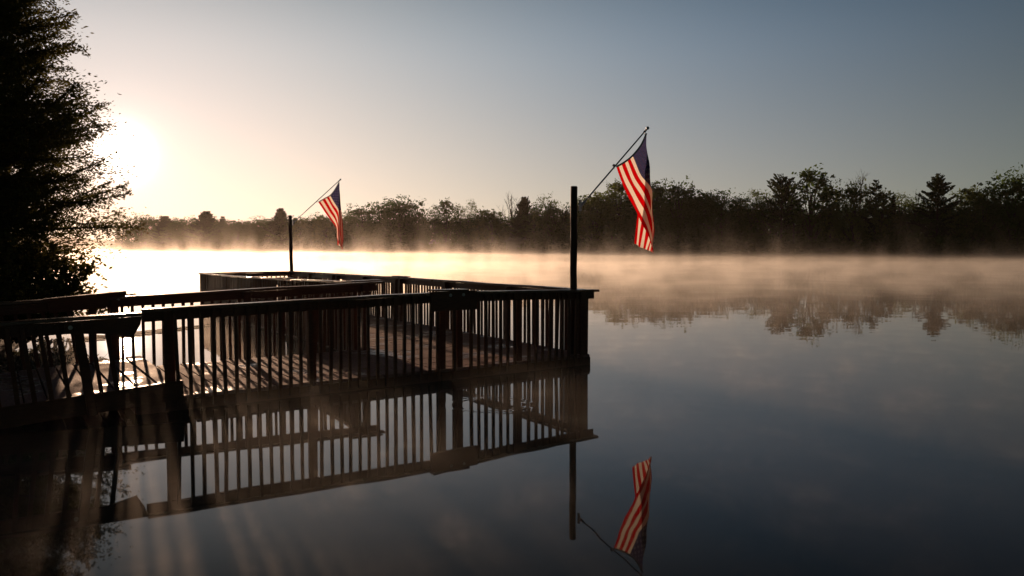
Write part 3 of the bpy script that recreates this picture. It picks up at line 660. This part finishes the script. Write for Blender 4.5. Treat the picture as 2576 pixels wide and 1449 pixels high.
#        col   top  kind   width  back  label
FAR = [
 (305, 530, 'airy2', 1.0, 4, 'airy tree with a forked trunk, hazy, right beside the big near conifer', BT, m_leaf2),
 (359, 541, 'airy0', 1.1, 4, 'hazy open crowned tree left of the low rounded wood on the far left shore', BT, None),
 (390, 549, 'full1', 1.0, 8, 'rounded hazy tree on the far shore above the near gangway rail end', BT, None),
 (420, 545, 'pine2', 1.1, 6, 'hazy tufted pine topping the leftmost clump of the far shore', PT, None),
 (461, 553, 'full3', 1.2, 3, 'low dome shaped tree ending the leftmost clump of the far shore', BT, None),
 (521, 533, 'pine2', 1.15, 4, 'broad topped pine standing highest between the sun and the small flag', PT, None),
 (563, 543, 'spire0', 1.6, 8, 'small pointed conifer just right of the broad topped hazy pine', SP, None),
 (603, 565, 'full0', 1.4, 4, 'low flat topped tree in the dip of the treeline left of the far post', BT, None),
 (640, 561, 'spire1', 1.2, 40, 'tiny pine tip poking out of the lowest dip of the treeline', PT, None),
 (664, 571, 'full4', 1.3, 4, 'lowest rounded tree just before the dark pine by the far post', BT, None),
 (708, 526, 'pine2', 1.05, 4, 'dark bushy pine directly left of the far flag post', PT, None),
 (760, 553, 'full3', 1.0, 4, 'feathery tree immediately right of the far flag post', BT, m_leaf2),
 (790, 557, 'full1', .9, 6, 'small tree below the middle of the smaller flag\'s pole', BT, None),
 (820, 549, 'full4', .9, 3, 'light green tree just left of the smaller flag\'s cloth', BT, m_leaf2),
 (845, 545, 'spire0', 1.5, 7, 'dark conifer hidden for the most part behind the smaller flag', SP, None),
 (884, 535, 'full0', .9, 6, 'tree just right of the smaller flag, lower than its neighbour', BT, None),
 (912, 522, 'full1', 1.0, 3, 'dark green tree between the smaller flag and the biggest domed tree', BT, None),
 (980, 510, 'full2', .95, 8, 'left shoulder of the great double crowned tree behind the dock', BT, None),
 (1012, 506, 'full2', 1.05, 3, 'biggest dome shaped dark green tree right of the smaller flag', BT, None),
 (1052, 536, 'full3', 1.0, 6, 'small tree tucked under the right side of the biggest domed tree', BT, None),
 (1096, 519, 'airy1', 1.1, 7, 'open tree left of the pair of feathery pale crowns', BT, None),
 (1124, 508, 'tall1', 1.0, 3, 'upright dark tree over the small pale boathouse', BT, None),
 (1157, 515, 'airy2', .85, 8, 'thin stemmed feathery pale tree, first and lower of a pair', BT, m_leaf2),
 (1185, 506, 'airy2', .9, 9, 'thin stemmed feathery pale tree, second and taller of a pair', BT, m_leaf2),
 (1210, 535, 'full0', 1.0, 4, 'low tree under the pair of feathery pale crowns', BT, None),
 (1238, 532, 'full4', 1.0, 4, 'low rounded tree left of the bare branches', BT, m_leaf2),
 (1287, 485, 'bare0', 1.1, 9, 'bare branched tree left of the dark pine, left of the near post', BA, None),
 (1318, 498, 'pine2', .8, 4, 'dark tapering pine beside the bare tree, left of the near post', PT, None),
 (1345, 524, 'full3', .9, 7, 'tree filling the gap between the dark pine and the pale open crown', BT, None),
 (1376, 496, 'airy0', 1.1, 6, 'pale open crowned tree a little left of the near post', BT, m_leaf2),
 (1392, 519, 'full1', .9, 3, 'dark tree leaning out just left of the near post', BT, None),
 (1424, 532, 'pine1', .8, 5, 'small flat tipped pine touching the left edge of the near post', PT, None),
 (1462, 504, 'airy0', 1.2, 8, 'brownish thin tree directly right of the near post', BT, m_leaf2),
 (1495, 489, 'tall0', 1.5, 3, 'olive brown leafy tree under the larger flag\'s pole', BT, m_leaf2),
 (1543, 463, 'bare1', 1.0, 9, 'bare topped tree left of the larger flag\'s stripes', BA, None),
 (1561, 462, 'tall1', 1.2, 5, 'tall leafy tree half hidden by the larger flag', BT, m_leaf2),
 (1615, 470, 'full3', 1.0, 6, 'tree wholly behind the folds of the larger flag', BT, None),
 (1655, 464, 'tall0', 1.3, 6, 'tree whose thin top shows just right of the larger flag', BT, None),
 (1706, 464, 'full1', .95, 3, 'dark dense rounded tree, the first full crown right of the larger flag', BT, None),
 (1765, 489, 'full4', .95, 5, 'even topped tree next to the first dense crown right of the larger flag', BT, None),
 (1815, 487, 'full0', .9, 4, 'dark dome of leaves in the level stretch right of the larger flag', BT, None),
 (1858, 501, 'full3', .85, 6, 'lowest dark tree in the stretch right of the larger flag', BT, None),
 (1893, 481, 'airy1', 1.15, 5, 'airy pale tree, left one before the pine with upswept boughs', BT, m_leaf2),
 (1921, 486, 'airy0', 1.0, 7, 'airy pale tree tucked against the pine with upswept boughs', BT, m_leaf2),
 (1965, 447, 'pine1', 1.0, 4, 'tall pine with upswept boughs, left of the high maple', PT, None),
 (1994, 488, 'spire1', 1.2, 6, 'narrow dark pine close against the pine with upswept boughs', PT, None),
 (2044, 433, 'tall1', 1.15, 4, 'high maple whose loose tiered crown rises above its neighbours', BT, None),
 (2090, 474, 'tall0', .9, 6, 'slim leafy tree right of the high maple', BT, m_leaf2),
 (2143, 467, 'full1', .85, 3, 'bright green tree in front of the bare one', BT, m_leaf2),
 (2158, 434, 'bare0', 1.0, 8, 'bare fan shaped tree rising behind the bright green tree', BA, None),
 (2199, 453, 'spire1', 1.0, 5, 'odd narrow pine with one side bough near its top', PT, None),
 (2219, 486, 'tall1', .9, 4, 'loose green tree at the foot of the odd narrow pine', BT, m_leaf2),
 (2243, 489, 'spire0', .75, 5, 'slender dark spruce spire standing alone', SP, None),
 (2266, 489, 'airy1', 1.1, 7, 'pale airy tree right of the slender spire', BT, m_leaf2),
 (2302, 486, 'bare1', .8, 7, 'half bare thin tree left of the great layered pine', BA, None),
 (2355, 437, 'pine0', 1.0, 4, 'great layered pine with horizontal boughs, standing clear against the sky', PT, None),
 (2432, 477, 'full4', .95, 5, 'rounded green tree right of the great layered pine', BT, m_leaf2),
 (2476, 483, 'full0', .9, 4, 'second rounded tree right of the great layered pine', BT, None),
 (2545, 444, 'full2', .9, 3, 'tallest dark broadleaf tree, cut by the right edge of the picture', BT, None),
 (2600, 455, 'full1', 1.0, 4, 'dark tree that just enters at the right edge of the picture', BT, None),
]
for px, top, kind, ws, back, lab, cat, m in FAR:
    Y = shore_depth(px) + back + 2; k = (px - 1288) / FPX; x = k * Y
    h = (YH - top) / FPX * Y + HC - .5
    if px < 700: ws *= 1.25
    elif px < 1450 and kind[0] == 'f': ws *= 1.25
    rnd.seed(px); tree(kind, x, Y, h, lab, cat, None, ws * (9.5 / h) ** .0, m=m)
# second rank: trees that only show as the dark wall between the named crowns
zones = [(300, 735, 552, 572, 'hazy filler tree in the low wood between the near conifer and the far post', 'trees of the hazy left wood'),
         (745, 1440, 545, 572, 'dark filler tree in the wood between the two flag posts', 'trees of the middle wood'),
         (1460, 1880, 500, 535, 'dark filler tree in the even wood behind and just right of the larger flag', 'trees of the wood by the larger flag'),
         (1885, 2620, 515, 550, 'dark filler tree in the shaded wall of wood on the right shore', 'trees of the right wood')]
rz = random.Random(5)
for z0, z1, t0, t1, lab, grp in zones:
    px = z0
    while px < z1:
        Y = shore_depth(px) + rz.uniform(7, 16); k = (px - 1288) / FPX; h = (YH - rz.uniform(t0, t1)) / FPX * Y + HC
        kk = rz.choice(['full0', 'full1', 'full2', 'full3', 'full4', 'full2', 'spire0'])
        tree(kk, k * Y, Y, h, lab, 'tree', grp, rz.uniform(1.1, 1.5), name='woodland_tree' if kk != 'spire0' else 'woodland_spruce')
        px += rz.uniform(.75, 1.1) * h * .55 * FPX / Y * .62
# shrubs along the water's edge
def shrub_mesh(seed):
    rnd.seed(seed); NR.seed(seed); w_ = MB(); C = []
    for i in range(12):
        az = rnd.uniform(0, 6.28); q, r_ = limb((0, 0, -.3), (math.cos(az) * .6, math.sin(az) * .6, 1), rnd.uniform(1.2, 2.4), .05, .01, 4, .15); w_.tube(q, r_, 4, False)
        for p in q[1:]: C.append(np.array(p) + NR.normal(size=(26, 3)) * np.array([.42, .42, .32]))
    C = np.concatenate(C); return w_.mesh('stem'), leaf_mesh('foliage', C, .28 * NR.uniform(.6, 1.3, len(C)))
SH = [shrub_mesh(i) for i in (31, 32, 33)]
px = 296; i = 0
while px < 2620:
    Y = shore_depth(px) + rz.uniform(1.0, 4.5); k = (px - 1288) / FPX; sm, fm = SH[i % 3]; i += 1
    zone = 'left of the far post' if px < 735 else 'between the two posts' if px < 1445 else 'right of the near post'
    g = tag(empty('shrub', (k * Y, Y, .15), rz.uniform(0, 6)), 'low dark shrub at the misty waterline of the far shore, ' + zone, 'shrub', 'shrubs on the far shore ' + zone)
    sc = rz.uniform(.9, 1.9); g.scale = (sc * 1.35, sc * 1.35, sc); link('stem', sm, m_bark, g); link('foliage', fm, m_leaf if i % 4 else m_leaf2, g)
    px += rz.uniform(.6, 1.1) * 3.4 * sc * FPX / Y * .8

# small buildings half hidden in the far wood
m_wall = wood('weathered_boards', (0.10, 0.10, 0.11), (0.20, 0.20, 0.21), .8, (1, 1, 6)); m_roof = wood('shingle_roof', (0.05, 0.05, 0.055), (0.12, 0.12, 0.13), .8, (5, 5, 5)); m_dark = metal('dark_glass', (0.03, 0.035, 0.04), .1, 0.0)
def house(px, Y, w, d, h, rh, label, rz_):
    k = (px - 1288) / FPX; g = tag(empty('cabin', (k * Y, Y, .8), rz_), label, 'cabin')
    MB().beam((0, -d / 2, h / 2 - .5), (0, d / 2, h / 2 - .5), w, h + 1).build('wall', m_wall, g)
    r = MB(); v = [(-w / 2 - .3, -d / 2 - .4, h), (w / 2 + .3, -d / 2 - .4, h), (0, -d / 2 - .4, h + rh), (-w / 2 - .3, d / 2 + .4, h), (w / 2 + .3, d / 2 + .4, h), (0, d / 2 + .4, h + rh)]
    r.add(v, [(0, 1, 2), (3, 5, 4), (0, 2, 5, 3), (1, 4, 5, 2), (0, 3, 4, 1)]); r.build('roof', m_roof, g)
    for x in (-w * .28, w * .24): MB().beam((x, -d / 2 - .02, h * .55), (x, -d / 2 - .08, h * .55), 1.0, 1.1).build('window', m_dark, g)
    MB().beam((0, -d / 2 - .02, h * .38), (0, -d / 2 - .07, h * .38), .95, h * .75).build('door', m_wall, g)
house(1304, shore_depth(1304) + 3.2, 7.5, 5, 2.6, 1.8, 'grey gabled cabin at the waterline left of the near post', R(60))
house(1091, shore_depth(1091) + 2.2, 3.2, 3, 2.4, 1.2, 'small pale boathouse at the waterline under the upright dark tree', R(10))

# ------------------------------------------------------------------ the big conifer on the near bank
def near_conifer():
    rnd.seed(91); NR.seed(91); w_ = MB(); H_ = 16.5; C = []; D = []; Z = []
    w_.tube([(0, 0, -.6), (.05, 0, 4), (-.05, .05, 9), (0, 0, H_)], [.34, .27, .17, .03], 14)
    z = .75
    while z < H_ - .2:
        f = z / H_; rad = float(np.interp(z, [.5, .85, 1.4, 1.9, 3.0, 3.9, 5.3, 7.2, 12, 16.5], [2.9, 3.35, 3.85, 4.2, 4.2, 3.75, 3.4, 2.85, 1.6, .1]))
        for k in range(13):
            az = rnd.uniform(-PI, PI); vis = math.cos(az) > -.25
            ln = rad * rnd.uniform(.62, 1.04) 
            d = Vector((math.cos(az), math.sin(az), rnd.uniform(-.25, .5)))
            q, r_ = limb((0, 0, z + rnd.uniform(-.4, .3)), d, ln, .018 + .010 * ln, .006, 7, .07, .04); w_.tube(q, r_, 5, False)
            hd = Vector((d.x, d.y, 0)).normalized(); sd_ = Vector((-hd.y, hd.x, 0))
            step = .085 if vis else .3; s_ = .25 * ln
            while s_ < ln:
                g = s_ / ln; x = g * 7; i0 = min(6, int(x)); p = q[i0].lerp(q[i0 + 1], x - i0)
                tl = (.16 + .15 * ln * (1 - g) ** .7) * rnd.uniform(.6, 1.25)
                for sg in (-1, 0, 1):
                    pa_ = rnd.uniform(0, 2 * PI); td = (hd * rnd.uniform(.6, 1.3) + sd_ * math.cos(pa_) + Vector((0, 0, .8 * math.sin(pa_) + .1))).normalized()
                    m_ = max(3, int(tl / (.028 if vis else .12)))
                    for j in range(m_):
                        e = p + td * tl * (j + rnd.random()) / m_ + Vector((0, 0, -.05 * (j / m_) ** 2)); C.append(e); D.append(td); Z.append(1)
                s_ += step * rnd.uniform(.8, 1.25)
        z += .20 * (1 - .15 * f)
    for _ in range(900):                       # dense inner sprays
        z = rnd.uniform(.6, 15); rad = float(np.interp(z, [.5, .85, 1.4, 1.9, 3.0, 3.9, 5.3, 7.2, 12, 16.5], [2.9, 3.35, 3.85, 4.2, 4.2, 3.75, 3.4, 2.85, 1.6, .1]))
        az = rnd.uniform(-PI, PI); r_ = rad * rnd.uniform(.45, .86); c = Vector((r_ * math.cos(az), r_ * math.sin(az), z))
        for _ in range(110):
            e = Vector((rnd.gauss(0, .3), rnd.gauss(0, .3), rnd.gauss(0, .16))); C.append(c + e); D.append(Vector((math.cos(az), math.sin(az), .2)))
    C = np.array([list(c) for c in C]); D = np.array([list(c) for c in D]); C += NR.normal(size=C.shape) * np.array([.018, .018, .022])
    return w_.mesh('trunk'), leaf_mesh('crown', C, .034 * NR.uniform(.7, 1.35, len(C)), dirs=D, aspect=2.3)
tm, cm = near_conifer(); print('near leaves', len(cm.polygons))
g = tag(empty('conifer_tree', (-12.75, 17.0, .35)), 'huge dark evergreen on the near bank filling the left edge, sunlight breaking past it', 'tree')
link('trunk', tm, m_bark, g); link('crown', cm, m_near, g)
# bushes of the near bank, small leaves against the glare
def bush_mesh(seed, n=26, hh=1.6, leaf=.055):
    rnd.seed(seed); NR.seed(seed); w_ = MB(); C = []
    for i in range(n):
        az = rnd.uniform(0, 6.28); q, r_ = limb((rnd.gauss(0, .15), rnd.gauss(0, .15), -.1), (math.cos(az) * rnd.uniform(.2, .9), math.sin(az) * rnd.uniform(.2, .9), 1), hh * rnd.uniform(.5, 1.1), .014, .004, 7, .16, -.02); w_.tube(q, r_, 5, False)
        for a, b_ in zip(q[2:], q[3:]):
            for _ in range(5):
                st_ = a.lerp(b_, rnd.random()); dd = Vector((rnd.gauss(0, 1), rnd.gauss(0, 1), rnd.gauss(.1, .6))).normalized(); tl = rnd.uniform(.12, .34)
                w_.tube([st_, st_ + dd * tl], [.004, .002], 3, False)
                for j in range(8): C.append(list(st_ + dd * tl * (j + .5) / 7 + Vector((rnd.gauss(0, .02), rnd.gauss(0, .02), rnd.gauss(0, .02)))))
    return w_.mesh('stem'), leaf_mesh('foliage', np.array(C), leaf * NR.uniform(.7, 1.3, len(C)), aspect=1.8)
bm = [bush_mesh(41), bush_mesh(42, 30, 1.9), bush_mesh(43, 22, 1.3)]
for i, (x, y, sc, lab) in enumerate([(-9.3, 15.6, 1.15, 'leafy bush at the foot of the big conifer, its twigs reaching into the glare'), (-10.3, 14.3, 1.25, 'dense dark bush behind the back rail at the left edge'),
        (-8.55, 13.3, .75, 'low twiggy bush seen through the gangway balusters by the water'), (-9.0, 11.6, 1.1, 'dark bush behind the gangway, close to the left edge'),
        (-11.2, 16.2, 1.5, 'tall bush under the lowest boughs of the big conifer'), (-8.1, 10.3, .8, 'small dark bush right behind the gangway at the left edge')]):
    sm, fm = bm[i % 3]; b_ = tag(empty('bush', (x, y, .2), i * 1.3), lab, 'bush'); b_.scale = (sc, sc, sc); link('stem', sm, m_bark, b_); link('foliage', fm, m_near, b_)

#MIST#
# ------------------------------------------------------------------ air: an even haze, and the steam that drifts low over the warm lake
def box_mesh(name, x0, x1, y0, y1, z0, z1):
    return mesh_np(name, [(x, y, z) for z in (z0, z1) for y in (y0, y1) for x in (x0, x1)], [(0, 2, 3, 1), (4, 5, 7, 6), (0, 1, 5, 4), (2, 6, 7, 3), (0, 4, 6, 2), (1, 3, 7, 5)])
def volume(name, dens, col, g, build=None):
    m, t, o = mat(name); v = N(t, 'ShaderNodeVolumePrincipled'); v.inputs['Color'].default_value = (*col, 1); v.inputs['Density'].default_value = dens
    v.inputs['Anisotropy'].default_value = g
    if build: t.links.new(build(t), v.inputs['Density'])
    t.links.new(v.outputs[0], o.inputs['Volume']); return m
hz_ = link('haze', box_mesh('haze', -1600, 1600, -100, 1500, -2.4, 24), volume('haze_air', HAZE_D, (1.0, .90, .80), .6))
tag(hz_, 'warm morning haze in the air over the lake', None, None, 'stuff')
def mist_density(D0, hs, scale, lo, hi, det, zs, far, veil=.12):
    def f(t):
        l = t.links.new; tc = N(t, 'ShaderNodeTexCoord'); sp = N(t, 'ShaderNodeSeparateXYZ'); l(tc.outputs['Object'], sp.inputs[0])
        mp = N(t, 'ShaderNodeMapping'); mp.inputs['Scale'].default_value = (scale, scale, scale * zs); l(tc.outputs['Object'], mp.inputs[0])
        n = N(t, 'ShaderNodeTexNoise', inp={'Scale': 1.0, 'Detail': float(det), 'Roughness': .6, 'Distortion': .4}); l(mp.outputs[0], n.inputs['Vector'])
        z = sp.outputs[2]
        h = M(t, 'POWER', 2.718, M(t, 'MULTIPLY', z, -1.0 / hs))
        w = M(t, 'DIVIDE', M(t, 'SUBTRACT', n.outputs[0], M(t, 'ADD', lo, M(t, 'MULTIPLY', z, 0.0 if far else .035))), hi - lo, clamp=True)
        # a thin even veil lies everywhere under the drifting patches
        r = M(t, 'MULTIPLY', M(t, 'MULTIPLY', h, M(t, 'ADD', M(t, 'MULTIPLY', M(t, 'MULTIPLY', w, w), 1 - veil), veil)), D0)
        if far:
            # tall thin wisps: narrow columns that fade with height
            h2 = M(t, 'POWER', 2.718, M(t, 'MULTIPLY', z, -1.0 / 2.4))
            w2 = M(t, 'DIVIDE', M(t, 'SUBTRACT', n.outputs[0], M(t, 'ADD', .53, M(t, 'MULTIPLY', z, .012))), .16, clamp=True)
            r = M(t, 'ADD', r, M(t, 'MULTIPLY', M(t, 'MULTIPLY', h2, w2), D0 * .55))
        return r
    return f
def mist(name, x0, x1, y0, y1, h, m, label, rate):
    o_ = link('mist', box_mesh('mist', x0, x1, y0, y1, .012, h), m); m.cycles.volume_step_rate = rate
    tag(o_, label, None, None, 'stuff'); return o_
m1 = volume('near_mist', 0, (1, .95, .88), .6, mist_density(MN, .10, 1.5, .46, .74, 5, .8, False, .13))
m2 = volume('lake_mist', 0, (1, .96, .88), .70, mist_density(MM, .24, .34, .40, .62, 5, 1.0, False, .07))
m3 = volume('far_mist', 0, (1, .96, .88), .66, mist_density(MF, .25, .20, .38, .62, 4, .45, True, .2))
mist('mist', -16, 16, 2.5, 24, .9, m1, 'thin low mist curling over the near water round the dock', RATE1)
mist('mist', -75, 75, 24.2, 90, 2.2, m2, 'bank of bright mist lying on the open lake', RATE2)
mist('mist', -330, 190, 90.2, 425, 9.0, m3, 'tall wisps of steam rising before the far shore', RATE3)
